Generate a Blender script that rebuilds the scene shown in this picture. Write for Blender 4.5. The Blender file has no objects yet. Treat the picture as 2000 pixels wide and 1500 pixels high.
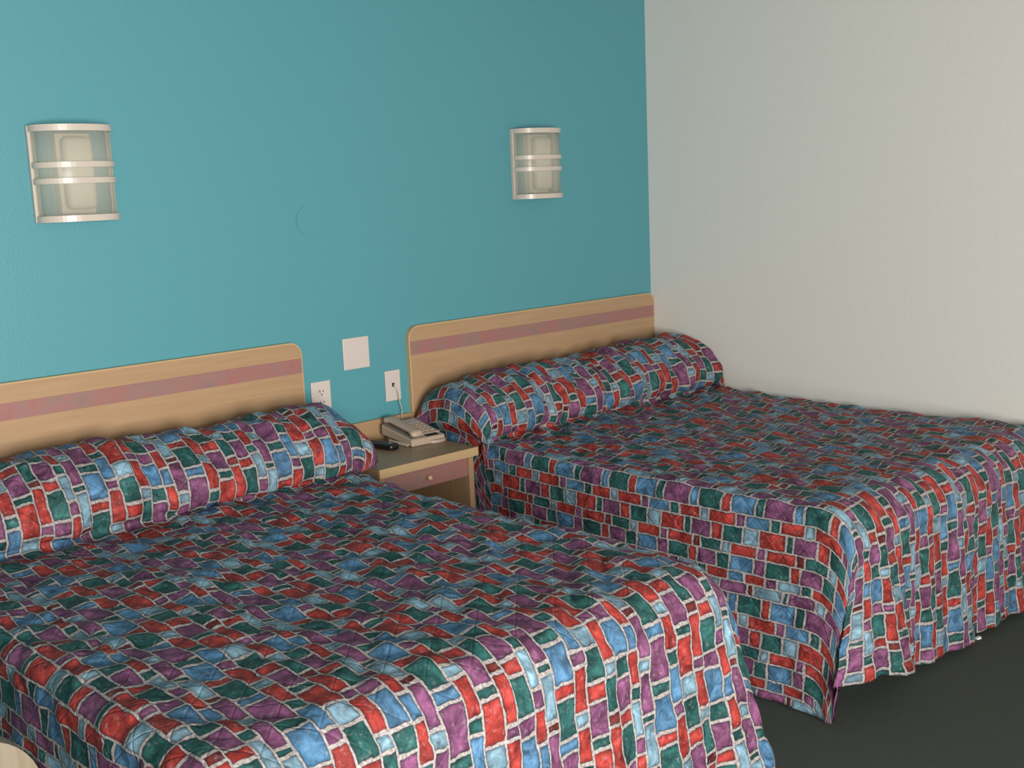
import bpy, bmesh, math, random
import numpy as np
from mathutils import Vector, Matrix

S = bpy.context.scene
COL = S.collection
R = math.radians

# ------------------------------------------------------------------ camera, world, light, exposure
cam_data = bpy.data.cameras.new('camera')
cam = bpy.data.objects.new('camera', cam_data)
COL.objects.link(cam)
cam_right = Vector((0.7253187, -0.68711572, -0.04224656))
cam_up = Vector((0.14378657, 0.09119485, 0.98539785))
cam_fwd = Vector((0.67322968, 0.72080198, -0.16494334))
rot = Matrix((cam_right, cam_up, -cam_fwd)).transposed().to_4x4()
cam.matrix_world = Matrix.Translation((-4.0821, -3.4114, 1.46)) @ rot
cam_data.sensor_fit = 'HORIZONTAL'
cam_data.sensor_width = 36.0
cam_data.lens = 36.0 * 2250.0 / 2000.0
cam_data.clip_start = 0.02
S.camera = cam

world = bpy.data.worlds.new('overcast_sky')
S.world = world
world.use_nodes = True
world.node_tree.nodes['Background'].inputs[0].default_value = (0.80, 0.90, 1.0, 1)
world.node_tree.nodes['Background'].inputs[1].default_value = 0.6


def area(name, loc, target, sx, sy, power, color, spread=180):
    l = bpy.data.lights.new(name, 'AREA')
    l.shape = 'RECTANGLE'
    l.size, l.size_y = sx, sy
    l.energy = power
    l.color = color
    l.spread = R(spread)
    o = bpy.data.objects.new(name, l)
    COL.objects.link(o)
    o.location = loc
    d = Vector(target) - Vector(loc)
    o.rotation_euler = d.to_track_quat('-Z', 'Y').to_euler()
    return o


# daylight entering through the window in the wall behind the camera
area('window_daylight', (-3.95, -5.36, 1.10), (-3.95, 0, 1.0), 2.0, 1.5, 310, (1.0, 0.965, 0.91))

S.view_settings.view_transform = 'Standard'
S.view_settings.look = 'None'
S.view_settings.gamma = 1.0
S.view_settings.use_curve_mapping = False
S.view_settings.exposure = 0.0


# ------------------------------------------------------------------ material helpers
def srgb(r, g, b):
    def f(c):
        c /= 255.0
        return c / 12.92 if c <= 0.04045 else ((c + 0.055) / 1.055) ** 2.4
    return (f(r), f(g), f(b), 1.0)


class NT:
    def __init__(self, name):
        self.m = bpy.data.materials.new(name)
        self.m.use_nodes = True
        self.t = self.m.node_tree
        self.b = self.t.nodes['Principled BSDF']

    def n(self, typ, **kw):
        nd = self.t.nodes.new(typ)
        for k, v in kw.items():
            setattr(nd, k, v)
        return nd

    def link(self, a, b):
        self.t.links.new(a, b)

    def put(self, sock, v):
        if isinstance(v, bpy.types.NodeSocket):
            self.link(v, sock)
        else:
            sock.default_value = v

    def math(self, op, a, b=None, c=None, clamp=False):
        nd = self.n('ShaderNodeMath', operation=op)
        nd.use_clamp = clamp
        self.put(nd.inputs[0], a)
        if b is not None:
            self.put(nd.inputs[1], b)
        if c is not None:
            self.put(nd.inputs[2], c)
        return nd.outputs[0]

    def mix(self, fac, a, b, blend='MIX'):
        nd = self.n('ShaderNodeMix', data_type='RGBA', blend_type=blend)
        self.put(nd.inputs[0], fac)
        self.put(nd.inputs[6], a)
        self.put(nd.inputs[7], b)
        return nd.outputs[2]

    def noise(self, vec, scale, detail=2.0, rough=0.5, dist=0.0):
        nd = self.n('ShaderNodeTexNoise')
        nd.inputs['Scale'].default_value = scale
        nd.inputs['Detail'].default_value = detail
        nd.inputs['Roughness'].default_value = rough
        nd.inputs['Distortion'].default_value = dist
        if vec is not None:
            self.link(vec, nd.inputs['Vector'])
        return nd

    def ramp(self, fac, stops, interp='LINEAR'):
        nd = self.n('ShaderNodeValToRGB')
        cr = nd.color_ramp
        cr.interpolation = interp
        while len(cr.elements) > 1:
            cr.elements.remove(cr.elements[-1])
        cr.elements[0].position = max(0.0, stops[0][0])
        cr.elements[0].color = stops[0][1]
        for p, c in stops[1:]:
            e = cr.elements.new(min(1.0, p))
            e.color = c
        self.put(nd.inputs[0], fac)
        return nd.outputs[0]

    def bump(self, h, strength, dist):
        nd = self.n('ShaderNodeBump')
        nd.inputs['Strength'].default_value = strength
        nd.inputs['Distance'].default_value = dist
        self.link(h, nd.inputs['Height'])
        self.link(nd.outputs[0], self.b.inputs['Normal'])


def g(v):
    return (v, v, v, 1.0)


def wall_paint(name, col, rough):
    k = NT(name)
    tc = k.n('ShaderNodeTexCoord').outputs['Object']
    big = k.noise(tc, 1.3, 3)
    k.link(k.mix(k.math('MULTIPLY', big.outputs[0], 0.10), col, tuple(c * 0.8 for c in col[:3]) + (1,)), k.b.inputs['Base Color'])
    k.b.inputs['Roughness'].default_value = rough
    fine = k.noise(tc, 160.0, 3, 0.6)
    k.bump(fine.outputs[0], 0.28, 0.004)
    return k.m


def plain(name, col, rough=0.5, var=0.06, scale=40.0, metal=0.0):
    k = NT(name)
    tc = k.n('ShaderNodeTexCoord').outputs['Object']
    nz = k.noise(tc, scale, 3)
    k.link(k.mix(nz.outputs[0], tuple(c * (1 - var) for c in col[:3]) + (1,), tuple(min(1, c * (1 + var)) for c in col[:3]) + (1,)), k.b.inputs['Base Color'])
    k.b.inputs['Roughness'].default_value = rough
    k.b.inputs['Metallic'].default_value = metal
    return k.m


def wood_laminate(name, a, b, axis=0):
    k = NT(name)
    tc = k.n('ShaderNodeTexCoord').outputs['Object']
    mp = k.n('ShaderNodeMapping')
    sc = [60.0, 60.0, 60.0]
    sc[axis] = 2.5
    mp.inputs['Scale'].default_value = sc
    k.link(tc, mp.inputs['Vector'])
    gr = k.noise(mp.outputs[0], 1.6, 4, 0.6, 0.3)
    blot = k.noise(tc, 3.0, 2)
    c1 = k.mix(k.ramp(gr.outputs[0], [(0.35, g(0)), (0.68, g(1))]), a, b)
    c2 = k.mix(k.math('MULTIPLY', blot.outputs[0], 0.25), c1, b)
    k.link(c2, k.b.inputs['Base Color'])
    k.b.inputs['Roughness'].default_value = 0.42
    return k.m


def mauve_laminate(name):
    k = NT(name)
    tc = k.n('ShaderNodeTexCoord').outputs['Object']
    a = k.noise(tc, 13.0, 5, 0.65, 0.6)
    b = k.noise(tc, 31.0, 4, 0.6, 0.4)
    c = k.ramp(a.outputs[0], [(0.30, srgb(132, 112, 106)), (0.46, srgb(152, 114, 107)), (0.60, srgb(166, 104, 100)), (0.74, srgb(146, 102, 103))])
    c2 = k.mix(k.math('MULTIPLY', b.outputs[0], 0.5), c, srgb(150, 122, 115))
    k.link(c2, k.b.inputs['Base Color'])
    k.b.inputs['Roughness'].default_value = 0.45
    return k.m


# ------------------------------------------------------------------ the printed quilt fabric
FP = 0.36                                     # repeat along the cloth
ROWS = [  # height, [(start, colour)] over one repeat
    (0.056, [(.862, 'p'), (.960, 'b'), (.990, 'g'), (1.076, 'r'), (1.107, 'b'), (1.190, 'g')]),
    (0.037, [(.918, 'r'), (.998, 'l'), (1.030, 'r'), (1.128, 'p'), (1.159, 'b'), (1.243, 'g')]),
    (0.050, [(.847, 'r'), (.939, 'g'), (.964, 'p'), (1.041, 'r'), (1.082, 'g'), (1.154, 'l')]),
    (0.034, [(.875, 'r'), (.976, 'd'), (1.004, 'g'), (1.083, 'l'), (1.115, 'r'), (1.206, 'p')]),
    (0.046, [(1.473, 'b'), (1.556, 'p'), (1.596, 'g'), (1.679, 'r'), (1.713, 'p'), (1.786, 'g')]),
    (0.029, [(1.527, 'r'), (1.600, 'p'), (1.640, 'l'), (1.720, 'g'), (1.754, 'r'), (1.832, 'b')]),
    (0.034, [(1.539, 'd'), (1.561, 'l'), (1.660, 'g'), (1.679, 'p'), (1.770, 'l'), (1.804, 'p')]),
]
FV = sum(r[0] for r in ROWS)
INK = {
    'r': (0.360, 0.045, 0.038, 1), 'd': (0.155, 0.030, 0.028, 1), 'p': (0.195, 0.068, 0.150, 1),
    'g': (0.026, 0.105, 0.100, 1), 'b': (0.080, 0.195, 0.340, 1), 'l': (0.205, 0.345, 0.440, 1),
}


def quilt_fabric():
    k = NT('brick_print_quilt_cotton')
    uv = k.n('ShaderNodeUVMap', uv_map='UVMap').outputs[0]
    wob = k.noise(uv, 34.0, 2, 0.55)
    sep_w = k.n('ShaderNodeSeparateXYZ')
    k.link(wob.outputs['Color'], sep_w.inputs[0])
    sep = k.n('ShaderNodeSeparateXYZ')
    k.link(uv, sep.inputs[0])
    u = k.math('ADD', sep.outputs[0], k.math('MULTIPLY', k.math('SUBTRACT', sep_w.outputs[0], 0.5), 0.011))
    v = k.math('ADD', sep.outputs[1], k.math('MULTIPLY', k.math('SUBTRACT', sep_w.outputs[1], 0.5), 0.009))
    vs = k.math('DIVIDE', v, FV)
    rep = k.math('FLOOR', vs)
    vf = k.math('SUBTRACT', vs, rep)
    u2 = k.math('SUBTRACT', u, k.math('MULTIPLY', rep, 0.157))
    us = k.math('DIVIDE', u2, FP)
    uf = k.math('FRACT', us)
    edges = [0.0]
    for h, _ in ROWS:
        edges.append(edges[-1] + h / FV)
    # distance to the nearest row line
    st = []
    for i, (h, _) in enumerate(ROWS):
        st += [(edges[i], g(0)), ((edges[i] + edges[i + 1]) / 2, g(h / 2 / 0.06))]
    st.append((1.0, g(0)))
    dv = k.math('MULTIPLY', k.ramp(vf, st), 0.06)
    col = None
    du = None
    for i, (h, cells) in enumerate(ROWS):
        m = k.math('MULTIPLY', k.math('GREATER_THAN', vf, edges[i]), k.math('LESS_THAN', vf, edges[i + 1] + (1e-6 if i == len(ROWS) - 1 else 0)))
        cs = sorted([((s % FP) / FP, c) for s, c in cells])
        first = cs[-1][1]
        stops = [(0.0, INK[first])] + [(s, INK[c]) for s, c in cs]
        rc = k.ramp(uf, stops, 'CONSTANT')
        # distance to the nearest upright line
        pos = [s for s, _ in cs]
        gap0 = (pos[0] + 1 - pos[-1]) * FP
        mid = (pos[-1] + (pos[0] + 1 - pos[-1]) / 2) % 1.0
        pts = [(p, 0.0) for p in pos] + [(mid, gap0 / 2)] + [((pos[j] + pos[j + 1]) / 2, (pos[j + 1] - pos[j]) * FP / 2) for j in range(len(pos) - 1)]
        pts += [(0.0, min(pos[0], 1 - pos[-1] + 0.0) * FP), (1.0, min(1 - pos[-1], pos[0]) * FP)]
        pts.sort()
        rd = k.ramp(uf, [(p, g(d / 0.06)) for p, d in pts])
        mc = k.mix(m, (0, 0, 0, 1), rc)
        md = k.math('MULTIPLY', k.math('MULTIPLY', rd, 0.06), m)
        col = mc if col is None else k.mix(1.0, col, mc, 'ADD')
        du = md if du is None else k.math('ADD', du, md)
    d = k.math('MINIMUM', k.math('MULTIPLY', du, 0.92), k.math('MULTIPLY', dv, 1.5))
    sk = k.noise(uv, 85.0, 3, 0.6)
    dn = k.math('ADD', d, k.math('ADD', k.math('MULTIPLY', k.math('SUBTRACT', sk.outputs[0], 0.5), 0.0026), k.math('MULTIPLY', k.math('SUBTRACT', k.noise(uv, 17.0, 2).outputs[0], 0.40), 0.0044)))
    # watercolour washes inside each block
    wash = k.noise(uv, 24.0, 4, 0.62, 0.7)
    wf = k.ramp(wash.outputs[0], [(0.28, g(0.30)), (0.48, g(0.80)), (0.72, g(1.75))])
    c1 = k.mix(1.0, col, wf, 'MULTIPLY')
    wash2 = k.noise(uv, 70.0, 3, 0.6)
    c1 = k.mix(k.ramp(wash2.outputs[0], [(0.56, g(0)), (0.80, g(0.35))]), c1, (0.55, 0.52, 0.56, 1))
    rim = k.ramp(k.math('DIVIDE', dn, 0.02), [(0.22, g(0.50)), (0.60, g(1.0))])
    c1 = k.mix(1.0, c1, rim, 'MULTIPLY')
    # dark pen line round each block, broken here and there
    pen_br = k.noise(uv, 26.0, 2)
    pen = k.math('MULTIPLY',
                 k.math('SUBTRACT', 1.0, k.ramp(k.math('DIVIDE', k.math('ABSOLUTE', k.math('SUBTRACT', dn, 0.0046)), 0.0021), [(0.25, g(0)), (0.65, g(1))])),
                 k.ramp(pen_br.outputs[0], [(0.38, g(0.0)), (0.52, g(0.9))]))
    cream = k.mix(k.ramp(k.noise(uv, 150.0, 3, 0.65).outputs[0], [(0.35, g(0)), (0.6, g(1))]), (0.22, 0.195, 0.195, 1), (0.46, 0.42, 0.405, 1))
    cm = k.ramp(k.math('DIVIDE', dn, 0.01), [(0.34, g(1)), (0.50, g(0))])
    c2 = k.mix(cm, c1, cream)
    c3 = k.mix(k.math('MULTIPLY', pen, 0.8), c2, (0.03, 0.035, 0.05, 1))
    k.link(c3, k.b.inputs['Base Color'])
    k.b.inputs['Roughness'].default_value = 0.6
    k.b.inputs['Specular IOR Level'].default_value = 0.18
    k.b.inputs['Sheen Weight'].default_value = 0.0
    k.b.inputs['Sheen Roughness'].default_value = 0.5
    # stitched lines of the quilting and the weave
    qa = k.math('DIVIDE', k.math('ADD', sep.outputs[0], sep.outputs[1]), 0.115)
    qb = k.math('DIVIDE', k.math('SUBTRACT', sep.outputs[0], sep.outputs[1]), 0.115)
    la = k.math('ABSOLUTE', k.math('SUBTRACT', k.math('FRACT', qa), 0.5))
    lb = k.math('ABSOLUTE', k.math('SUBTRACT', k.math('FRACT', qb), 0.5))
    lm = k.math('MAXIMUM', la, lb)
    groove = k.ramp(lm, [(0.455, g(1)), (0.497, g(0))])
    crk = k.noise(uv, 55.0, 3, 0.6, 0.8)
    hgt = k.math('ADD', k.math('MULTIPLY', groove, 0.55), k.math('MULTIPLY', crk.outputs[0], 0.55))
    k.bump(hgt, 0.42, 0.006)
    return k.m


# ------------------------------------------------------------------ materials
M = {}
M['turquoise'] = wall_paint('turquoise_wall_paint', (0.088, 0.316, 0.370, 1), 0.45)
M['white_wall'] = wall_paint('off_white_wall_paint', (0.78, 0.768, 0.725, 1), 0.6)
M['ceiling'] = wall_paint('grey_ceiling_paint', (0.27, 0.26, 0.25, 1), 0.8)
M['tan_wall'] = wall_paint('tan_wall_paint', (0.20, 0.18, 0.155, 1), 0.7)
M['oak'] = wood_laminate('pale_oak_laminate', srgb(180, 148, 114), srgb(171, 138, 104), 0)
M['oak_v'] = wood_laminate('pale_oak_laminate_upright', srgb(178, 146, 112), srgb(168, 134, 98), 2)
M['oak_top'] = wood_laminate('worn_tan_tabletop_laminate', srgb(168, 142, 110), srgb(146, 120, 92), 0)
M['oak_edge'] = plain('oak_edge_band', srgb(192, 163, 122), 0.4)
M['mauve'] = mauve_laminate('mauve_marbled_laminate')
M['plate'] = plain('ivory_switch_plate_plastic', srgb(208, 196, 190), 0.35, 0.02)
M['plate_dark'] = plain('dark_slot', (0.012, 0.011, 0.010, 1), 0.6)
M['phone'] = plain('beige_phone_plastic', srgb(184, 164, 146), 0.4, 0.04)
M['phone_dark'] = plain('beige_phone_recess', srgb(140, 126, 112), 0.5, 0.04)
M['phone_label'] = plain('grey_phone_card', srgb(168, 164, 160), 0.4, 0.03)
M['remote'] = plain('black_remote_plastic', (0.010, 0.010, 0.011, 1), 0.35)
M['remote_key'] = plain('dark_rubber_key', (0.045, 0.045, 0.05, 1), 0.6)
M['key_light'] = plain('pale_rubber_key', (0.5, 0.5, 0.5, 1), 0.5)
M['sconce'] = plain('ivory_enamel', srgb(204, 193, 181), 0.30, 0.02)
M['tube'] = plain('frosted_lamp_tube', srgb(226, 214, 196), 0.6, 0.02)
M['cord'] = plain('beige_cord', srgb(196, 186, 168), 0.5, 0.02)
M['knob'] = plain('pale_wooden_knob', srgb(214, 184, 150), 0.4)
M['scrap'] = plain('white_paper', (0.8, 0.8, 0.78, 1), 0.7)
M['chair_cloth'] = plain('dusty_pink_upholstery', srgb(150, 112, 110), 0.9, 0.12, 120)
M['chair_wood'] = wood_laminate('cream_beech', srgb(116, 107, 90), srgb(104, 92, 72), 2)
M['ticking'] = plain('grey_mattress_ticking', (0.5, 0.5, 0.5, 1), 0.9)
M['steel'] = plain('dark_steel', (0.05, 0.05, 0.05, 1), 0.5, metal=0.8)
M['quilt'] = quilt_fabric()

k = NT('dark_green_grey_carpet')
tc = k.n('ShaderNodeTexCoord').outputs['Object']
a = k.noise(tc, 900.0, 2, 0.6)
b = k.noise(tc, 14.0, 3, 0.6)
c1 = k.mix(k.ramp(a.outputs[0], [(0.3, g(0)), (0.7, g(1))]), (0.058, 0.070, 0.061, 1), (0.145, 0.166, 0.148, 1))
c2 = k.mix(k.ramp(b.outputs[0], [(0.4, g(0)), (0.7, g(0.35))]), c1, (0.118, 0.128, 0.112, 1))
k.link(c2, k.b.inputs['Base Color'])
k.b.inputs['Roughness'].default_value = 0.95
k.b.inputs['Specular IOR Level'].default_value = 0.1
k.bump(a.outputs[0], 0.8, 0.01)
M['carpet'] = k.m

k = NT('prismatic_acrylic_diffuser')
tc = k.n('ShaderNodeTexCoord').outputs['Object']
mp = k.n('ShaderNodeMapping')
mp.inputs['Rotation'].default_value = (0, R(45), 0)
k.link(tc, mp.inputs['Vector'])
ck = k.n('ShaderNodeTexChecker')
ck.inputs['Scale'].default_value = 330.0
k.link(mp.outputs[0], ck.inputs['Vector'])
k.b.inputs['Base Color'].default_value = (0.70, 0.68, 0.60, 1)
k.b.inputs['Roughness'].default_value = 0.25
k.bump(ck.outputs[1], 0.3, 0.001)
tr = k.n('ShaderNodeBsdfTransparent')
tr.inputs[0].default_value = (0.97, 0.98, 0.96, 1)
ms = k.n('ShaderNodeMixShader')
k.link(k.math('ADD', k.math('MULTIPLY', ck.outputs[1], 0.10), 0.66), ms.inputs[0])
k.link(k.b.outputs[0], ms.inputs[1])
k.link(tr.outputs[0], ms.inputs[2])
k.link(ms.outputs[0], k.t.nodes['Material Output'].inputs[0])
M['diffuser'] = k.m


# ------------------------------------------------------------------ object helpers
def empty(name, label, cat, loc=(0, 0, 0), rz=0.0, group=None):
    o = bpy.data.objects.new(name, None)
    o.empty_display_size = 0.05
    COL.objects.link(o)
    o.location = loc
    o.rotation_euler = (0, 0, rz)
    o['label'] = label
    o['category'] = cat
    if group:
        o['group'] = group
    return o


def obj(name, bm, mat, parent=None, smooth=False, label=None):
    me = bpy.data.meshes.new(name)
    bmesh.ops.recalc_face_normals(bm, faces=bm.faces[:])
    bm.to_mesh(me)
    bm.free()
    me.materials.append(mat)
    if smooth:
        me.shade_smooth()
    o = bpy.data.objects.new(name, me)
    COL.objects.link(o)
    if parent is not None:
        o.parent = parent
    if label:
        o['label'] = label
    return o


def box_bm(lo, hi, bevel=0.0, seg=2, bm=None):
    bm2 = bmesh.new()
    lo, hi = Vector(lo), Vector(hi)
    c, s = (lo + hi) / 2, hi - lo
    bmesh.ops.create_cube(bm2, size=1.0, matrix=Matrix.Translation(c) @ Matrix.Diagonal((s.x, s.y, s.z, 1)))
    if bevel > 0:
        bmesh.ops.bevel(bm2, geom=bm2.edges[:], offset=bevel, segments=seg, affect='EDGES', profile=0.5)
    if bm is None:
        return bm2
    me = bpy.data.meshes.new('tmp')
    bm2.to_mesh(me)
    bm2.free()
    bm.from_mesh(me)
    bpy.data.meshes.remove(me)
    return bm


def prism_bm(pts, axis_pt, bevel=0.0, seg=2):
    """pts: closed 3d outline; axis_pt: extrusion vector."""
    bm = bmesh.new()
    vs = [bm.verts.new(p) for p in pts]
    f = bm.faces.new(vs)
    r = bmesh.ops.extrude_face_region(bm, geom=[f])
    bmesh.ops.translate(bm, vec=axis_pt, verts=[e for e in r['geom'] if isinstance(e, bmesh.types.BMVert)])
    if bevel > 0:
        bmesh.ops.bevel(bm, geom=bm.edges[:], offset=bevel, segments=seg, affect='EDGES', profile=0.5)
    return bm


def tube_bm(path, r, seg=10, bm=None):
    bm = bm or bmesh.new()
    P = [Vector(p) for p in path]
    rings = []
    up = Vector((0, 0, 1))
    for i, p in enumerate(P):
        t = (P[min(i + 1, len(P) - 1)] - P[max(i - 1, 0)]).normalized()
        a = t.cross(up)
        if a.length < 1e-3:
            a = t.cross(Vector((1, 0, 0)))
        a.normalize()
        b = t.cross(a)
        rr = r[i] if isinstance(r, (list, tuple)) else r
        rings.append([bm.verts.new(p + rr * (math.cos(2 * math.pi * j / seg) * a + math.sin(2 * math.pi * j / seg) * b)) for j in range(seg)])
    for A, B in zip(rings, rings[1:]):
        for j in range(seg):
            bm.faces.new((A[j], A[(j + 1) % seg], B[(j + 1) % seg], B[j]))
    bm.faces.new(rings[0][::-1])
    bm.faces.new(rings[-1])
    return bm


def disc_bm(c, r, axis, depth, seg=32, bevel=0.0):
    bm = bmesh.new()
    q = Vector(axis).to_track_quat('Z', 'Y').to_matrix().to_4x4()
    bmesh.ops.create_cone(bm, cap_ends=True, segments=seg, radius1=r, radius2=r, depth=depth, matrix=Matrix.Translation(c) @ q)
    if bevel > 0:
        bmesh.ops.bevel(bm, geom=[e for e in bm.edges if len(e.link_faces) == 2 and any(len(f.verts) > 4 for f in e.link_faces)], offset=bevel, segments=2, affect='EDGES')
    return bm


def structure(name, bm, mat):
    o = obj(name, bm, mat)
    o['kind'] = 'structure'
    return o


# ------------------------------------------------------------------ the room
XL, YB, ZC = -5.2, -5.4, 2.55
structure('floor', box_bm((XL - .1, YB - .1, -0.1), (0.1, 0.1, 0.0)), M['carpet'])
structure('wall_back', box_bm((XL - .1, 0.0, 0.0), (0.0, 0.1, ZC)), M['turquoise'])
structure('wall_right', box_bm((0.0, YB - .1, 0.0), (0.1, 0.1, ZC)), M['white_wall'])
structure('wall_left', box_bm((XL - .1, YB - .1, 0.0), (XL, 0.0, ZC)), M['tan_wall'])
structure('ceiling', box_bm((XL - .1, YB - .1, ZC), (0.1, 0.1, ZC + .1)), M['ceiling'])
WX0, WX1, WZ0, WZ1 = -5.00, -2.90, 0.30, 1.90
bm = box_bm((XL, YB - .1, 0), (WX0, YB, ZC))
box_bm((WX1, YB - .1, 0), (0, YB, ZC), bm=bm)
box_bm((WX0, YB - .1, 0), (WX1, YB, WZ0), bm=bm)
box_bm((WX0, YB - .1, WZ1), (WX1, YB, ZC), bm=bm)
structure('wall_front', bm, M['tan_wall'])
wf = bmesh.new()
for lo, hi in (((WX0, YB - .09, WZ0), (WX0 + .05, YB - .03, WZ1)), ((WX1 - .05, YB - .09, WZ0), (WX1, YB - .03, WZ1)),
               ((WX0, YB - .09, WZ0), (WX1, YB - .03, WZ0 + .05)), ((WX0, YB - .09, WZ1 - .05), (WX1, YB - .03, WZ1)),
               ((-3.975, YB - .09, WZ0), (-3.925, YB - .03, WZ1))):
    box_bm(lo, hi, bm=wf)
structure('window_1', wf, M['sconce'])


# ------------------------------------------------------------------ headboards
def rounded_panel(x0, x1, z0, z1, y0, y1, r, n=8, round_bottom=False):
    pts = [(x0, y0, z0), (x1, y0, z0)]
    for i in range(n + 1):
        t = math.pi / 2 * i / n
        pts.append((x1 - r + r * math.cos(t), y0, z1 - r + r * math.sin(t)))
    for i in range(n + 1):
        t = math.pi / 2 * i / n
        pts.append((x0 + r - r * math.sin(t), y0, z1 - r + r * math.cos(t)))
    return prism_bm(pts, Vector((0, y1 - y0, 0)))


def headboard(x0, x1, label):
    h = empty('headboard', label, 'headboard', ((x0 + x1) / 2, 0, 0.25), 0, 'oak headboards on the turquoise wall')
    ox, oz = (x0 + x1) / 2, 0.25
    obj('board', rounded_panel(x0 - ox, x1 - ox, 0, 0.9758 - oz, -0.0185, -0.0005, 0.045), M['oak'], h)
    # edge band round the outline
    r = 0.045
    path = [(x0, 0.25)]
    for i in range(9):
        t = math.pi / 2 * i / 8
        path.append((x0 + r - r * math.cos(t), 0.9758 - r + r * math.sin(t)))
    for i in range(9):
        t = math.pi / 2 * i / 8
        path.append((x1 - r + r * math.sin(t), 0.9758 - r + r * math.cos(t)))
    path.append((x1, 0.25))
    bm = bmesh.new()
    rings = []
    cx, cz = (x0 + x1) / 2, 0.6
    for i, (x, z) in enumerate(path):
        p0, p1 = path[max(i - 1, 0)], path[min(i + 1, len(path) - 1)]
        tx, tz = p1[0] - p0[0], p1[1] - p0[1]
        L = math.hypot(tx, tz)
        nx, nz = -tz / L, tx / L          # outward normal
        e = 0.0018
        ins = 0.0035
        rings.append([bm.verts.new((x - ox + nx * a, y, z - oz + nz * a)) for a, y in ((-ins, -0.0197), (e * 0.5, -0.0197), (e, -0.019), (e, -0.0005), (-ins, -0.0005))])
    for A, B in zip(rings, rings[1:]):
        for j in range(5):
            bm.faces.new((A[j], A[(j + 1) % 5], B[(j + 1) % 5], B[j]))
    bm.faces.new(rings[0]); bm.faces.new(rings[-1][::-1])
    obj('edge_band', bm, M['oak_edge'], h, label='smooth pale edge band')
    obj('stripe', box_bm((x0 - ox + 0.003, -0.0199, 0.8687 - oz), (x1 - ox - 0.003, -0.0170, 0.9192 - oz)), M['mauve'], h, label='mauve marbled inlay stripe')
    return h


headboard(-3.345, -1.9056, 'pale oak headboard with mauve stripe behind the nearer bed, cut off by the left edge')
headboard(-1.4312, -0.004, 'pale oak headboard with mauve stripe behind the farther bed, reaching the white wall')


# ------------------------------------------------------------------ nightstand
NX0, NX1 = -1.900, -1.4665
ns = empty('nightstand', 'tan laminate nightstand with mauve drawer front between the two beds', 'nightstand', ((NX0 + NX1) / 2, -0.21, 0))
nx, ny = (NX0 + NX1) / 2, -0.21


def nb(name, lo, hi, mat, bev=0.0, label=None, parent=None):
    q = Vector((nx, ny, 0))
    return obj(name, box_bm(Vector(lo) - q, Vector(hi) - q, bev), mat, parent or ns, label=label)


top = nb('top', (NX0, -0.417, 0.5475), (NX1, -0.002, 0.5774), M['oak_top'], label='worn brownish tabletop')
nb('edge_band', (NX0, -0.4235, 0.5470), (NX1, -0.4171, 0.5778), M['oak_edge'], 0.0015, 'pale front edge of the tabletop')
nb('side_panel', (-1.8905, -0.405, 0.0), (-1.8675, -0.004, 0.5473), M['oak_v'], 0.001)
nb('side_panel', (-1.4995, -0.405, 0.0), (-1.4765, -0.004, 0.5473), M['oak_v'], 0.001)
nb('back_panel', (-1.8673, -0.022, 0.05), (-1.4997, -0.006, 0.5473), M['oak'])
nb('shelf', (-1.8673, -0.39, 0.16), (-1.4997, -0.023, 0.18), M['oak'])
bs = rounded_panel(NX0 - nx - 0.001, -1.4335 - nx, 0.5776, 0.6510, -0.0165 - ny, -0.0005 - ny, 0.018)
obj('backsplash', bs, M['oak'], ns)
dr = nb('drawer', (-1.8655, -0.402, 0.476), (-1.5015, -0.386, 0.5455), M['mauve'], 0.001, 'mauve marbled drawer front')
nb('drawer_box', (-1.855, -0.3855, 0.482), (-1.512, -0.06, 0.535), M['oak'], parent=None)
kb = bmesh.new()
bmesh.ops.create_uvsphere(kb, u_segments=16, v_segments=10, radius=0.009, matrix=Matrix.Translation((-1.686 - nx, -0.4165 - ny, 0.508)))
tube_bm([(-1.686 - nx, -0.402 - ny, 0.508), (-1.686 - nx, -0.413 - ny, 0.508)], 0.005, 10, kb)
obj('knob', kb, M['knob'], dr, True, 'small pale drawer knob')


# ------------------------------------------------------------------ beds with bedspreads
def smooth(a, b, x):
    t = np.clip((x - a) / (b - a), 0, 1)
    return t * t * (3 - 2 * t)


def catmull(pts, n):
    P = np.array(pts, float)
    P = np.vstack([2 * P[0] - P[1], P, 2 * P[-1] - P[-2]])
    out = []
    for i in range(1, len(P) - 2):
        p0, p1, p2, p3 = P[i - 1:i + 3]
        for t in np.linspace(0, 1, 12, endpoint=False):
            out.append(0.5 * ((2 * p1) + (-p0 + p2) * t + (2 * p0 - 5 * p1 + 4 * p2 - p3) * t ** 2 + (-p0 + 3 * p1 - 3 * p2 + p3) * t ** 3))
    out.append(P[-2])
    out = np.array(out)
    s = np.concatenate([[0], np.cumsum(np.hypot(*np.diff(out, axis=0).T))])
    q = np.linspace(0, s[-1], n)
    return np.column_stack([np.interp(q, s, out[:, 0]), np.interp(q, s, out[:, 1])]), q


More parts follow.
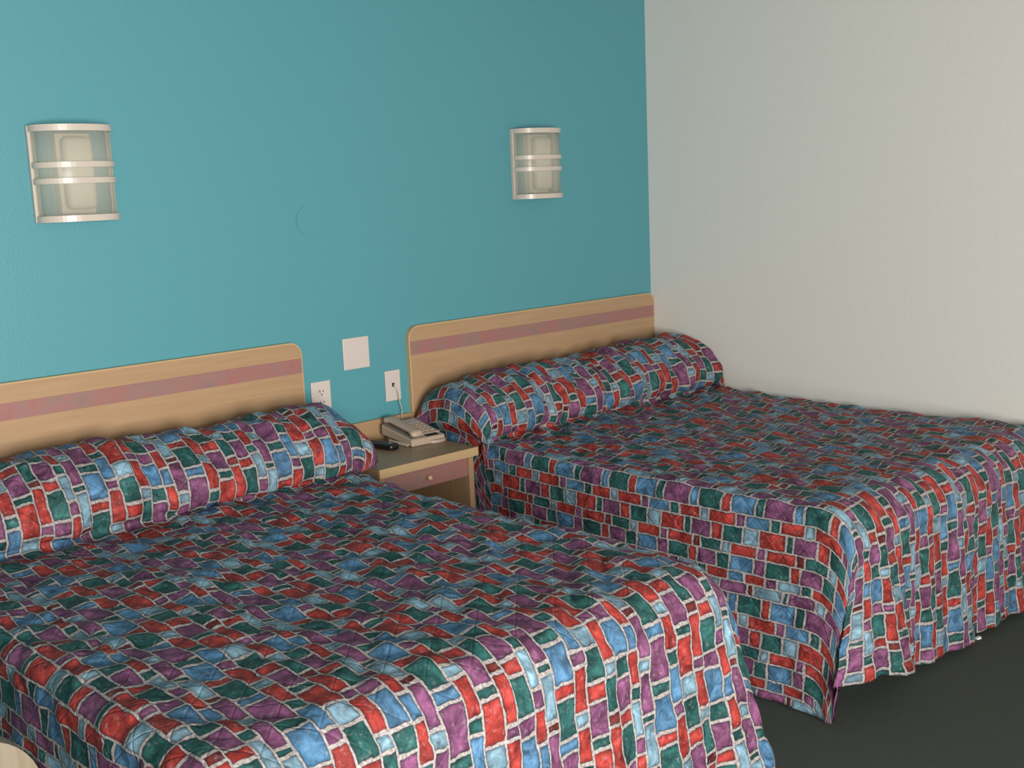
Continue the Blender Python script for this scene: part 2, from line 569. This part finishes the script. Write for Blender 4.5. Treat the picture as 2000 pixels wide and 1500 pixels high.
def bedspread(x0, x1, L, crest, extl, extr, uvfun, seed, cfg):
    """One continuous cloth: bolster roll, top, foot drop and two side drops."""
    rng = np.random.RandomState(seed)
    H, rf, rs = 0.577, cfg.get('rf', 0.09), cfg.get('rs', 0.055)
    hem = 0.014
    step = 0.0105
    # ---- stations along the bed: (Y, Z offset from H, fabric coordinate)
    prof = [(-.024, .060), (-.035, .105), (-.060, .150), (-.105, .186), (-.165, .205), (-.230, .206), (-.295, .186),
            (-.350, .150), (-.390, .105), (-.405, .062), (-.398, .028), (-.380, .008), (-.392, -.003), (-.430, -.002), (-.480, 0.0)]
    arc_pts, q = catmull(prof, 72)
    yb, zb = arc_pts[:, 0], arc_pts[:, 1]
    ub = 0.48 - (q[-1] - q)
    nt = int((L - rf - 0.48) / step)
    yt = -np.linspace(0.48, L - rf, nt + 1)[1:]
    th = np.linspace(0, math.pi / 2, 15)[1:]
    ya = -(L - rf) - rf * np.sin(th)
    za = -rf * (1 - np.cos(th))
    ua = (L - rf) + rf * th
    Y = np.concatenate([yb, yt, ya])
    Zo = np.concatenate([zb, np.zeros(nt), za])
    U = np.concatenate([ub, -yt, ua])
    nq = len(Y)
    bulge = np.concatenate([np.clip(zb / 0.206, 0, 1), np.zeros(nt), np.zeros(len(ya))])
    inb = np.concatenate([np.ones(len(yb)), np.zeros(nt + len(ya))])
    # how much a station belongs to the bolster (for the pillow ends)
    bz = np.concatenate([1 - smooth(60, 71, np.arange(72)), np.zeros(nt + len(ya))])
    be = bz * smooth(0.0, 0.15, Zo)
    # ---- across: arcs at both edges, flat between
    na = 12
    nflat = int((x1 - x0) / step)
    tt = np.linspace(0, 1, na + 1)
    npx = nflat + 2 * na + 1
    X = np.zeros((nq, npx)); DZ = np.zeros((nq, npx)); V = np.zeros((nq, npx))
    xm = (x0 + x1) / 2
    for i in range(nq):
        el, er = extl * be[i], extr * be[i]
        rl = rs + (cfg.get('rbl', .10) - rs) * be[i] * 0.9
        rr = rs + (cfg.get('rbr', .10) - rs) * be[i] * 0.9
        if bz[i] > 0.01:
            cap = max(0.022, Zo[i] * 0.95 - 0.012)
            rl, rr = min(rl, cap), min(rr, cap)
        a0, a1 = x0 - el, x1 + er
        xs = np.linspace(a0 + rl, a1 - rr, nflat + 1)
        left = a0 + rl - rl * np.sin(math.pi / 2 * (1 - tt[:-1]))
        right = a1 - rr + rr * np.sin(math.pi / 2 * tt[1:])
        X[i] = np.concatenate([left, xs, right])
        DZ[i, :na] = rl * (1 - np.cos(math.pi / 2 * (1 - tt[:-1])))
        DZ[i, -na:] = rr * (1 - np.cos(math.pi / 2 * tt[1:]))
        seglen = np.hypot(np.diff(X[i]), np.diff(DZ[i]))
        s = np.concatenate([[0], np.cumsum(seglen)])
        V[i] = s - np.interp(xm, X[i], s) + xm
    cz = np.interp(X, [c[0] for c in crest], [c[1] for c in crest])
    cy = np.interp(X, *zip(*cfg['front'])) if 'front' in cfg else np.ones_like(X)
    Zt = H + Zo[:, None] * np.where(inb[:, None] > 0, np.where(Zo[:, None] > 0, cz, 1.0), 1.0) - DZ
    Yt = np.repeat(Y[:, None], npx, 1) * np.where(inb[:, None] > 0, 1 + (cy - 1) * bulge[:, None] ** 0.5, 1.0)
    # gentle hollow of the mattress
    wob = lambda a, b, sc, ph: np.sin(a * sc[0] + b * sc[1] + ph)
    flat = (1 - inb)[:, None] * np.ones((1, npx))
    uu = np.repeat(U[:, None], npx, 1)
    low = np.zeros_like(X)
    for _ in range(7):
        kx, ky = rng.uniform(-14, 14), rng.uniform(-9, 9)
        low += np.sin(kx * X + ky * uu + rng.uniform(0, 6.28)) * 0.0016
    for _ in range(10):
        kx, ky = rng.uniform(-45, 45), rng.uniform(-40, 40)
        low += np.sin(kx * X + ky * uu + rng.uniform(0, 6.28)) * 0.0009
    for _ in range(12):
        kx, ky = rng.uniform(-95, 95), rng.uniform(-80, 80)
        low += np.sin(kx * X + ky * uu + rng.uniform(0, 6.28) + 2 * np.sin(8 * X + 6 * uu + rng.uniform(0, 6))) * 0.00055
    # bolster wrinkles: short gathers running over the roll
    wr = np.zeros_like(X)
    for _ in range(8):
        kx = rng.uniform(25, 70)
        wr += np.sin(kx * X + rng.uniform(-5, 5) * uu + rng.uniform(0, 6.28) + 1.5 * np.sin(9 * X + rng.uniform(0, 6))) * 0.0017
    low = low * (1 + 0.6 * inb[:, None]) + wr * inb[:, None]
    sag = cfg.get('sag', 0.0)
    Zt -= sag * flat * np.sin(np.clip((uu - 0.45) / (L - 0.5), 0, 1) * math.pi)

    # ---- foot drop
    nd = int((H - rf - hem) / step)
    d = np.linspace(0, 1, nd + 1)[1:]
    Xf = np.zeros((nd, npx)); Yf = np.zeros((nd, npx)); Zf = np.zeros((nd, npx)); Uf = np.zeros((nd, npx))
    W = x1 - x0
    xe = X[-1]
    zl = Zt[-1]
    fw = cfg['foot_wave'](xe - x0)          # outward bulge at hem (m) along x
    fxs = cfg['foot_shift'](xe - x0)        # sideways spread at hem
    hemz = hem + cfg['foot_hem'](xe - x0)
    for j, dj in enumerate(d):
        e = dj ** 1.15
        Xf[j] = xe + fxs * e
        Yf[j] = Yt[-1] - fw * e - 0.010 * np.sin(xe * 31 + 1.0) * dj - 0.005 * np.sin(xe * 73 + 0.4) * dj
        Zf[j] = zl + (hemz - zl) * dj
        Uf[j] = U[-1] + (H - rf - hem) * dj
    Pm = np.stack([np.vstack([X, Xf]), np.vstack([Yt, Yf]), np.vstack([Zt, Zf])], -1)
    UVm = np.stack([np.vstack([uu, Uf]), np.vstack([V, np.repeat(V[-1:], nd, 0)])], -1)
    Lw = np.vstack([low, np.repeat(low[-1:], nd, 0) * np.linspace(1, 0.3, nd)[:, None]])

    def puff(UV, A):
        a = (UV[..., 0] + UV[..., 1]) / 0.115
        b = (UV[..., 0] - UV[..., 1]) / 0.115
        am = 1 + 0.45 * np.sin(9 * UV[..., 0] + 5 * np.sin(4.1 * UV[..., 1] + 1)) * np.sin(11 * UV[..., 1] + 4 * np.sin(5.3 * UV[..., 0]))
        return A * am * np.sqrt(np.abs(np.sin(np.pi * (a + .5)) * np.sin(np.pi * (b + .5))) + 1e-6)

    def normals(P):
        du = np.gradient(P, axis=0)
        dv = np.gradient(P, axis=1)
        n = np.cross(dv, du)
        n /= np.linalg.norm(n, axis=-1, keepdims=True) + 1e-9
        return n

    N = normals(Pm)
    if N[nq // 2, npx // 2, 2] < 0:
        N = -N
    uvm = uvfun(UVm)
    Pm2 = Pm + N * (puff(uvm, cfg.get('puff', 0.0075)) + Lw)[..., None]
    Pm2[:72, :, 1] = np.minimum(Pm2[:72, :, 1], -0.0215)

    # ---- side drops
    def side(col, sgn, flare, tuck):
        top = Pm[:nq, col]
        # stations fold into even spacing below the bolster
        ymono = np.interp(np.arange(nq), [0, 71], [Y[0], Y[71]])
        ymono = np.where(np.arange(nq) <= 71, ymono, Y)
        nds = int((H - rs - hem) / step)
        dd = np.linspace(0, 1, nds + 1)[1:]
        P = np.zeros((nq, nds, 3)); UVs = np.zeros((nq, nds, 2)); LW = np.zeros((nq, nds))
        xedge = x0 if sgn < 0 else x1
        ext = (extl if sgn < 0 else extr) * be
        for j, dj in enumerate(dd):
            z = top[:, 2] + (hem + cfg['side_hem'](U) - top[:, 2]) * dj
            drop = top[:, 2] - z
            fy = smooth(0.0, 0.16, drop)
            y = top[:, 1] * (1 - fy) + ymono * fy
            y = np.where(np.arange(nq) <= 71, y, top[:, 1])
            hold = smooth(tuck[0], tuck[1], z)
            fl = flare(U, dj)
            P[:, j, 0] = xedge + sgn * (ext * hold + fl * (dj ** 1.1))
            # at the foot corner follow the foot drop
            P[:, j, 1] = y - smooth(L - 0.25, L, -y) * fw[0 if sgn < 0 else -1] * dj ** 1.15
            P[:, j, 2] = z
            UVs[:, j, 0] = U
            UVs[:, j, 1] = V[:, col] + sgn * drop
            LW[:, j] = sgn * 0 + (0.004 * np.sin(U * 23 + 2 * dj) + 0.003 * np.sin(U * 47 + 1.3)) * dj
        full = np.concatenate([top[:, None, :], P], 1)
        Ns = normals(full)[:, 1:]
        if (Ns[nq // 2, nds // 2, 0] * sgn) < 0:
            Ns = -Ns
        uvs = uvfun(UVs)
        P2 = P + Ns * (puff(uvs, 0.004) * smooth(0, 0.2, dd)[None, :] + LW)[..., None]
        # blend first rows into the displaced top edge
        off = Pm2[:nq, col] - Pm[:nq, col]
        P2 += off[:, None, :] * (1 - smooth(0, 0.12, dd))[None, :, None]
        return P2, uvs, nds

    PL, UVL, nl = side(0, -1, cfg['flare_l'], cfg['tuck_l'])
    PR, UVR, nr = side(npx - 1, 1, cfg['flare_r'], cfg['tuck_r'])
    nrow = nq + nd
    verts = [Pm2.reshape(-1, 3), PL.reshape(-1, 3), PR.reshape(-1, 3)]
    uvv = [uvm.reshape(-1, 2), UVL.reshape(-1, 2), UVR.reshape(-1, 2)]
    bm_ = nrow * npx
    bl_ = bm_ + nq * nl
    idx = np.arange(bm_).reshape(nrow, npx)
    il = bm_ + np.arange(nq * nl).reshape(nq, nl)
    ir = bl_ + np.arange(nq * nr).reshape(nq, nr)
    UVall = np.vstack(uvv)
    UVtop_l = UVm[:nq, 0]
    quads = [np.stack([idx[:-1, :-1], idx[1:, :-1], idx[1:, 1:], idx[:-1, 1:]], -1).reshape(-1, 4)]
    fl = np.concatenate([idx[:nq, :1], il], 1)
    fr = np.concatenate([idx[:nq, -1:], ir], 1)
    quads.append(np.stack([fl[:-1, :-1], fl[:-1, 1:], fl[1:, 1:], fl[1:, :-1]], -1).reshape(-1, 4))
    quads.append(np.stack([fr[:-1, :-1], fr[1:, :-1], fr[1:, 1:], fr[:-1, 1:]], -1).reshape(-1, 4))
    F = np.vstack(quads)
    Vv = np.vstack(verts)
    Vv[:, 1] = np.minimum(Vv[:, 1], -0.030)
    # close the two foot corners: sew the side drops to the foot drop
    m = min(nl, nd)
    extra, exuv = [], []
    me = bpy.data.meshes.new('bedspread')
    n_main = len(F)
    seam = []
    for side_idx, colm, uvs_side in ((fl[-1], idx[nq - 1:, 0], UVL), (fr[-1], idx[nq - 1:, -1], UVR)):
        A = [side_idx[0]] + [side_idx[int(round(t))] for t in np.linspace(1, len(side_idx) - 1, m)]
        B = [colm[0]] + [colm[int(round(t))] for t in np.linspace(1, len(colm) - 1, m)]
        for j in range(m):
            if j == 0:
                seam.append((A[0], A[1], B[1], B[1]))
            else:
                seam.append((A[j], A[j + 1], B[j + 1], B[j]))
    faces = [tuple(int(c) for c in f) for f in F] + [tuple(dict.fromkeys(int(c) for c in f)) for f in seam]
    me.from_pydata([tuple(p) for p in Vv], [], faces)
    uvl = me.uv_layers.new(name='UVMap')
    li = np.zeros(len(me.loops), dtype=np.int32)
    me.loops.foreach_get('vertex_index', li)
    uvout = UVall[li]
    # seam faces use the foot drop's print throughout
    start = n_main * 4
    k_ = start
    for f in faces[n_main:]:
        ref = [c for c in f if c < bm_]
        cols = UVall[ref[-1]]
        for c in f:
            if c >= bm_:
                z = Vv[c][2]
                uvout[k_] = cols 
            k_ += 1
    uvl.data.foreach_set('uv', uvout.astype(np.float32).ravel())
    me.materials.append(M['quilt'])
    me.shade_smooth()
    me.update()
    return me


def tab(*pairs):
    xs, ys = zip(*pairs)
    return lambda x: np.interp(x, xs, ys)


def make_bed(x0, x1, L, label, cfg, crest, extl, extr, uvfun, seed):
    b = empty('bed', label, 'bed', ((x0 + x1) / 2, -L / 2, 0), 0, 'double beds under brick print bedspreads')
    ox, oy = (x0 + x1) / 2, -L / 2
    q = Vector((ox, oy, 0))
    obj('mattress', box_bm(Vector((x0 + .035, -L + .055, .345)) - q, Vector((x1 - .035, -.05, .535)) - q, 0.03, 3), M['ticking'], b, True)
    obj('box_spring', box_bm(Vector((x0 + .045, -L + .065, .16)) - q, Vector((x1 - .045, -.05, .34)) - q, 0.015, 2), M['ticking'], b)
    for sx in (x0 + .12, x1 - .12):
        for sy in (-L + .15, -.15):
            obj('leg', box_bm(Vector((sx - .025, sy - .025, 0)) - q, Vector((sx + .025, sy + .025, .16)) - q, 0.004), M['steel'], b)
    me = bedspread(x0, x1, L, crest, extl, extr, uvfun, seed, cfg)
    o = bpy.data.objects.new('bedspread', me)
    COL.objects.link(o)
    o.location = (-ox, -oy, 0)
    o.parent = b
    sol = o.modifiers.new('cloth_thickness', 'SOLIDIFY')
    sol.thickness = 0.007
    sol.offset = -1
    o['label'] = 'quilted bedspread printed with red, purple, teal and blue bricks, tucked over the pillows'
    return b


# crest height of the pillow roll relative to its profile
def crest_table(rows):
    return [(x, (z - 0.577) / 0.206) for x, z in rows]


bed1 = make_bed(
    -3.32, -1.965, 1.875, 'nearer double bed under a brick print quilted bedspread, in the left foreground',
    dict(rf=0.11, rs=0.06, rbl=.10, rbr=.15, sag=0.0, puff=0.0072,
         foot_wave=tab((0, .03), (.15, .05), (.3, .03), (.6, .05), (.8, .03), (1.05, .05), (1.2, .04), (1.36, .06)),
         foot_shift=tab((0, -.02), (.3, 0), (1.0, 0.0), (1.2, .03), (1.36, .085)),
         foot_hem=tab((0, 0), (1.4, 0)), side_hem=lambda U: 0 * U,
         flare_l=lambda U, d: 0.03 + 0.012 * np.sin(U * 19), flare_r=lambda U, d: 0.0 + 0.085 * smooth(1.45, 1.87, U),
         tuck_l=(.50, .62), tuck_r=(.595, .66),
         front=[(-3.4, 1.0), (-2.6, 1.0), (-2.2, 1.02), (-1.8, 0.98)]),
    crest_table([(-3.4, .775), (-3.01, .781), (-2.87, .790), (-2.72, .797), (-2.56, .781), (-2.39, .775), (-2.21, .788), (-2.035, .785), (-1.936, .780), (-1.8, .775)]),
    0.06, 0.085,
    lambda UV: np.stack([3.03 - UV[..., 0], UV[..., 1] + 2.566], -1), 11)

bed2 = make_bed(
    -1.415, -0.045, 1.86, 'farther double bed under a brick print quilted bedspread, against the white wall',
    dict(rf=0.12, rs=0.035, rbl=.10, rbr=.07, sag=0.012, puff=0.0065,
         foot_wave=tab((0, -.01), (.08, .05), (.17, .075), (.28, .0), (.42, .01), (.6, .03), (.75, .012), (.95, .03), (1.15, .012), (1.37, .02)),
         foot_shift=tab((0, -.085), (.1, -.03), (.25, .035), (.4, .01), (.6, 0), (1.37, 0)),
         foot_hem=tab((0, .10), (.1, .10), (.2, .062), (.33, .018), (.5, .012), (1.37, .008)), side_hem=lambda U: 0 * U - .004,
         flare_l=lambda U, d: 0.022 * smooth(.5, .9, U) + 0.055 * smooth(0.9, 1.8, U) + 0.007 * np.sin(U * 14), flare_r=lambda U, d: 0.02 + 0 * U,
         tuck_l=(.58, .64), tuck_r=(.50, .62),
         front=[(-1.55, 1.08), (-1.35, 1.06), (-1.1, .98), (-.5, .98), (-.3, 1.0), (-.05, 1.14)]),
    crest_table([(-1.55, .765), (-1.49, .768), (-1.393, .770), (-1.213, .778), (-1.08, .787), (-.854, .771), (-.736, .768), (-.485, .798), (-.18, .797), (0.016, .785)]),
    0.036, 0.022,
    lambda UV: np.stack([UV[..., 0], -(UV[..., 1] + 1.415 - 0.015)], -1), 5)


# ------------------------------------------------------------------ wall sconces
def sconce(x0, z0, label):
    w, h, p = 0.247, 0.2775, 0.088
    s = empty('wall_sconce', label, 'lamp', (x0, 0, z0), 0, 'ivory wall sconces above the headboards')

    def arc(u, extra=0.0):
        t = math.pi * u
        return (w / 2 - (w / 2 - 0.004 + extra) * math.cos(t), -(0.014 + (p + extra) * math.sin(t) ** 0.85))

    def strip(z0_, z1_, e0, e1, n=28, inset=0.0):
        bm = bmesh.new()
        rings = []
        for i in range(n + 1):
            u = i / n
            xo, yo = arc(u, e1)
            xi, yi = arc(u, e0)
            rings.append([bm.verts.new(q) for q in ((xo, yo, z0_), (xo, yo, z1_), (xi, yi, z1_), (xi, yi, z0_))])
        for A, B in zip(rings, rings[1:]):
            for j in range(4):
                bm.faces.new((A[j], A[(j + 1) % 4], B[(j + 1) % 4], B[j]))
        bm.faces.new(rings[0]); bm.faces.new(rings[-1][::-1])
        return bm

    obj('diffuser', strip(0.014, h - 0.014, -0.006, -0.0035), M['diffuser'], s, True, 'clear prismatic diffuser')
    for zb in ((0.0, 0.0185), (0.1095, 0.1255), (0.1555, 0.1715), (h - 0.0185, h)):
        obj('band', strip(zb[0], zb[1], -0.0032, 0.002), M['sconce'], s, False)
    for xa in ((0.0, 0.021), (w - 0.014, w)):
        obj('rail', box_bm((xa[0], -0.016, 0.0), (xa[1], -0.0005, h), 0.0015), M['sconce'], s)
    # end plates closing the bowed box
    for zc in (0.003, h - 0.007):
        pts = []
        for i in range(25):
            x, y = arc(i / 24, -0.0065)
            pts.append((x, y, zc))
        pts += [(w - 0.016, -0.002, zc), (0.02, -0.002, zc)]
        obj('end_plate', prism_bm(pts, Vector((0, 0, 0.004))), M['sconce'], s)
    obj('lamp_holder', box_bm((w / 2 - 0.052, -0.034, 0.022), (w / 2 + 0.052, -0.0005, h - 0.022), 0.004), M['tube'], s)
    tb = box_bm((w / 2 - 0.044, -0.076, 0.034), (w / 2 + 0.044, -0.035, h - 0.034), 0.018, 5)
    obj('lamp_tube', tb, M['tube'], s, True)
    return s


sconce(-2.7666, 1.4264, 'ivory wall sconce with bowed prismatic cover above the nearer bed, the larger looking one')
sconce(-0.8527, 1.4264, 'ivory wall sconce with bowed prismatic cover above the farther bed, near the room corner')

# ------------------------------------------------------------------ plates on the wall
o = obj('blank_plate', box_bm((-0.0572, -0.006, 0), (0.0572, -0.0003, 0.1145), 0.002), M['plate'])
o.location = (-1.6654, 0, 0.8486)
o['label'] = 'square blank ivory cover plate, highest of the plates between the headboards'
o['category'] = 'cover plate'
pp = empty('phone_jack_plate', 'ivory wall plate with one dark jack, right above the telephone', 'wall plate', (-1.5083, 0, 0.7064))
obj('plate', box_bm((-0.035, -0.006, 0), (0.035, -0.0003, 0.1145), 0.002), M['plate'], pp)
obj('jack', box_bm((-0.0055, -0.0075, 0.053), (0.0055, -0.0055, 0.067), 0.0005), M['plate_dark'], pp, label='small dark jack opening')

ou = empty('power_outlet', 'ivory duplex power outlet beside the nearer headboard, partly behind the pillow roll', 'outlet', (-1.8275, 0, 0.695))
obj('plate', box_bm((-0.0405, -0.006, 0), (0.0405, -0.0003, 0.130), 0.002), M['plate'], ou)
for zc in (0.0905, 0.0515):
    rc = obj('receptacle', disc_bm((0, -0.0065, zc), 0.0165, (0, -1, 0), 0.003, 24, 0.0006), M['plate'], ou)
    for lo, hi in (((-0.0085, -0.0086, zc + 0.000), (-0.0055, -0.0078, zc + 0.009)), ((0.0055, -0.0086, zc + 0.001), (0.0085, -0.0078, zc + 0.008))):
        obj('slot', box_bm(lo, hi), M['plate_dark'], rc)
    obj('slot', disc_bm((0, -0.0082, zc - 0.0075), 0.0026, (0, -1, 0), 0.0008, 12), M['plate_dark'], rc)

o = obj('round_cover', disc_bm((0, -0.0012, 0), 0.0545, (0, -1, 0), 0.0022, 56, 0.0008), M['turquoise'], None, False)
o.location = (-1.822, 0, 1.389)
o['label'] = 'round blank cover painted over in the turquoise of the wall'
o['category'] = 'cover plate'

# ------------------------------------------------------------------ telephone
ph = empty('telephone', 'beige desk telephone with handset on its left, on the nightstand', 'telephone', (-1.618, -0.240, 0.5777), R(-4.0))
W, D = 0.146, 0.196


def wedge(x0, x1, y0, y1, zb0, zb1, zt0, zt1, bev=0.004, seg=3):
    """block whose bottom and top slope from front (y0) to back (y1)."""
    pts = [(x0, y0, zb0), (x0, y1, zb1), (x0, y1, zt1), (x0, y0, zt0)]
    return prism_bm(pts, Vector((x1 - x0, 0, 0)), bev, seg)


obj('body', wedge(0, W, 0, D, 0.0, 0.020, 0.026, 0.058, 0.005), M['phone'], ph)
# front lip on the right
pts = []
for i in range(13):
    t = math.pi + math.pi * i / 12
    pts.append((0.112 + 0.036 * math.cos(t), 0.004 + 0.020 * math.sin(t), 0.001))
pts += [(0.148, 0.03, 0.001), (0.076, 0.03, 0.001)]
obj('front_lip', prism_bm(pts, Vector((0, 0, 0.012)), 0.002), M['phone'], ph)
obj('foot', box_bm((0.012, 0.150, 0.0), (W - 0.012, 0.182, 0.020), 0.003), M['phone_dark'], ph)
# raised keypad deck with a dark card slot at its front edge
obj('keypad_deck', wedge(0.062, W - 0.004, 0.028, D - 0.012, 0.028, 0.052, 0.035, 0.064, 0.003), M['phone'], ph)
obj('card_slot', wedge(0.072, 0.126, 0.008, 0.027, 0.0262, 0.0295, 0.0290, 0.0325, 0.001, 1), M['plate_dark'], ph, label='dark slot at the front')
sl = lambda y: 0.0356 + (y - 0.028) / (D - 0.04) * 0.0290
obj('card', wedge(0.070, 0.132, 0.135, 0.172, sl(.135) - .001, sl(.172) - .001, sl(.135) + .001, sl(.172) + .001, 0.0004, 1), M['phone_label'], ph, label='pale grey information card')
for r_ in range(4):
    for c_ in range(3):
        y = 0.046 + r_ * 0.021
        x = 0.074 + c_ * 0.021
        obj('key', wedge(x, x + 0.014, y, y + 0.013, sl(y) - .002, sl(y + .013) - .002, sl(y) + .0025, sl(y + .013) + .0025, 0.001, 1), M['phone'], ph)
# cradle recess and handset on the left
obj('cradle', wedge(0.004, 0.058, 0.004, D - 0.006, 0.022, 0.050, 0.030, 0.062, 0.002), M['phone_dark'], ph)
hs = bmesh.new()
n = 22
rings = []
for i in range(n + 1):
    t = i / n
    y = 0.003 + t * (D - 0.004)
    base = 0.030 + t * 0.032
    end = max(0.0, 1 - min(t, 1 - t) / 0.22)
    end = end * end * (3 - 2 * end)
    lift = 0.010 * (1 - end)
    th = 0.014 + 0.016 * end * 0.6
    wv = 0.021 + 0.006 * end
    tip = 1.0 if 0 < i < n else 0.72
    zc = base + lift
    ring = []
    for j in range(14):
        a_ = 2 * math.pi * j / 14
        ca, sa = math.cos(a_), math.sin(a_)
        sx = math.copysign(abs(ca) ** 0.55, ca)
        sz = math.copysign(abs(sa) ** 0.55, sa)
        ring.append(hs.verts.new((0.031 + wv * sx * tip, y, zc + th / 2 + th / 2 * sz * tip)))
    rings.append(ring)
for A, B in zip(rings, rings[1:]):
    for j in range(14):
        hs.faces.new((A[j], A[(j + 1) % 14], B[(j + 1) % 14], B[j]))
hs.faces.new(rings[0]); hs.faces.new(rings[-1][::-1])
obj('handset', hs, M['phone'], ph, True)
cp = []
for t in np.linspace(0, 1, 200):
    a_ = t * 2 * math.pi * 22
    cp.append((-0.007 + 0.004 * math.cos(a_), 0.012 + 0.125 * t, 0.0065 + 0.004 * math.sin(a_) + 0.001 * t))
obj('handset_cord', tube_bm(cp, 0.0012, 6), M['cord'], ph, True, 'pale coiled handset cord')

path = []
for t in np.linspace(0, 1, 26):
    x = -1.5083 + 0.018 * math.sin(t * 2.2) + 0.004 * math.sin(t * 9)
    z = 0.7664 - 0.118 * t
    y = -0.0075 - 0.016 * min(1.0, t * 2.2)
    path.append((x, y, z))
for t in np.linspace(0, 1, 12)[1:]:
    path.append((path[25][0] + 0.002, -0.0235 - 0.006 * t, 0.648 - 0.060 * t))
pr = Matrix.Rotation(R(4.0), 4, 'Z')
path = [pr @ (Vector(p) - Vector((-1.618, -0.240, 0.5776))) for p in path]
obj('line_cord', tube_bm(path, 0.0018, 8), M['cord'], ph, True, 'thin cord hanging from the wall jack')

# ------------------------------------------------------------------ remote control
rm = empty('remote_control', 'black remote control on the nightstand in front of the telephone', 'remote control', (-1.6965, -0.124, 0.5777), R(12.0))
bm = bmesh.new()
rings = []
for i in range(19):
    t = i / 18
    y = -0.098 + 0.196 * t
    e = min(1.0, math.sqrt(max(0.0, 1 - (1 - min(t, 1 - t) / 0.07) ** 2)) if min(t, 1 - t) < 0.07 else 1.0)
    e = max(e, 0.35)
    w_ = (0.0255 - 0.004 * math.sin(math.pi * t)) * (0.55 + 0.45 * e)
    hgt = 0.023 * (0.75 + 0.25 * e) - 0.003 * t
    ring = []
    for j in range(16):
        a_ = 2 * math.pi * j / 16
        ca, sa = math.cos(a_), math.sin(a_)
        sx = math.copysign(abs(ca) ** 0.5, ca)
        sz = math.copysign(abs(sa) ** 0.6, sa)
        ring.append(bm.verts.new((w_ * sx, y, hgt / 2 + hgt / 2 * sz)))
    rings.append(ring)
for A, B in zip(rings, rings[1:]):
    for j in range(16):
        bm.faces.new((A[j], A[(j + 1) % 16], B[(j + 1) % 16], B[j]))
bm.faces.new(rings[0]); bm.faces.new(rings[-1][::-1])
obj('body', bm, M['remote'], rm, True)
for r_ in range(6):
    for c_ in range(3):
        x = -0.012 + c_ * 0.012
        y = -0.050 + r_ * 0.018
        zt = 0.0222 - 0.003 * ((y + 0.098) / 0.196)
        obj('button', box_bm((x - 0.0038, y - 0.0045, zt - 0.001), (x + 0.0038, y + 0.0045, zt + 0.0022), 0.001, 1), M['remote_key'], rm)
obj('button', disc_bm((0.0, -0.074, 0.0226), 0.0035, (0, 0, 1), 0.003, 14, 0.0006), M['key_light'], rm, label='small pale button')

# ------------------------------------------------------------------ chair at the left edge
ch = empty('chair', 'rounded top corner of a cream wooden chair beside the nearer bed, lower left corner', 'chair', (-3.838, -2.12, 0), R(0))
# rounded back frame in the plane y = 0.12 (towards the bed), seat towards the camera
fx, fz, fr = 0.228, 0.838, 0.085


def loop(inset, n=10):
    pts = []
    x, z, r = fx - inset, fz - inset, max(0.012, fr - inset)
    for i in range(n + 1):
        t = math.pi / 2 * i / n
        pts.append((x - r + r * math.cos(t), z - r + r * math.sin(t)))
    for i in range(n + 1):
        t = math.pi / 2 * i / n
        pts.append((-x + r - r * math.sin(t), z - r + r * math.cos(t)))
    return [(x, 0.42 + inset * 0.4)] + pts + [(-x, 0.42 + inset * 0.4)]


bm = bmesh.new()
A_, B_ = loop(0.0), loop(0.040)
yf, yb_ = 0.102, 0.138
V1 = [[bm.verts.new((x, y, z)) for (x, z) in Lp] for Lp, y in ((A_, yf), (A_, yb_), (B_, yb_), (B_, yf))]
n = len(A_)
for a in range(4):
    P, Q = V1[a], V1[(a + 1) % 4]
    for j in range(n):
        bm.faces.new((P[j], P[(j + 1) % n], Q[(j + 1) % n], Q[j]))
bmesh.ops.bevel(bm, geom=[e for e in bm.edges if e.calc_length() > 0 and len(e.link_faces) == 2 and e.calc_face_angle(0) > 0.8], offset=0.006, segments=2, affect='EDGES')
obj('back_frame', bm, M['chair_wood'], ch)
pts = [(x, yf - 0.006, z) for x, z in loop(0.041)]
obj('back_pad', prism_bm(pts, Vector((0, 0.034, 0)), 0.006), M['chair_cloth'], ch)
obj('seat', box_bm((-0.225, -0.30, 0.40), (0.225, 0.125, 0.47), 0.02, 3), M['chair_cloth'], ch, True)
obj('seat_frame', box_bm((-0.215, -0.29, 0.345), (0.215, 0.12, 0.399), 0.004), M['chair_wood'], ch)
for sx in (-0.19, 0.19):
    for sy in (-0.265, 0.095):
        obj('leg', box_bm((sx - 0.02, sy - 0.02, 0.0), (sx + 0.02, sy + 0.02, 0.3445), 0.004), M['chair_wood'], ch)

# ------------------------------------------------------------------ scrap on the carpet
random.seed(4)
bm = bmesh.new()
bmesh.ops.create_icosphere(bm, subdivisions=2, radius=0.011)
for v_ in bm.verts:
    v_.co *= random.uniform(0.65, 1.15)
    v_.co.z *= 0.45
    v_.co.x *= 1.3
o = obj('paper_scrap', bm, M['scrap'])
o.location = (-0.675, -1.870, 0.005)
o['label'] = 'tiny white paper scrap on the dark carpet by the farther bed hem'
o['category'] = 'scrap'
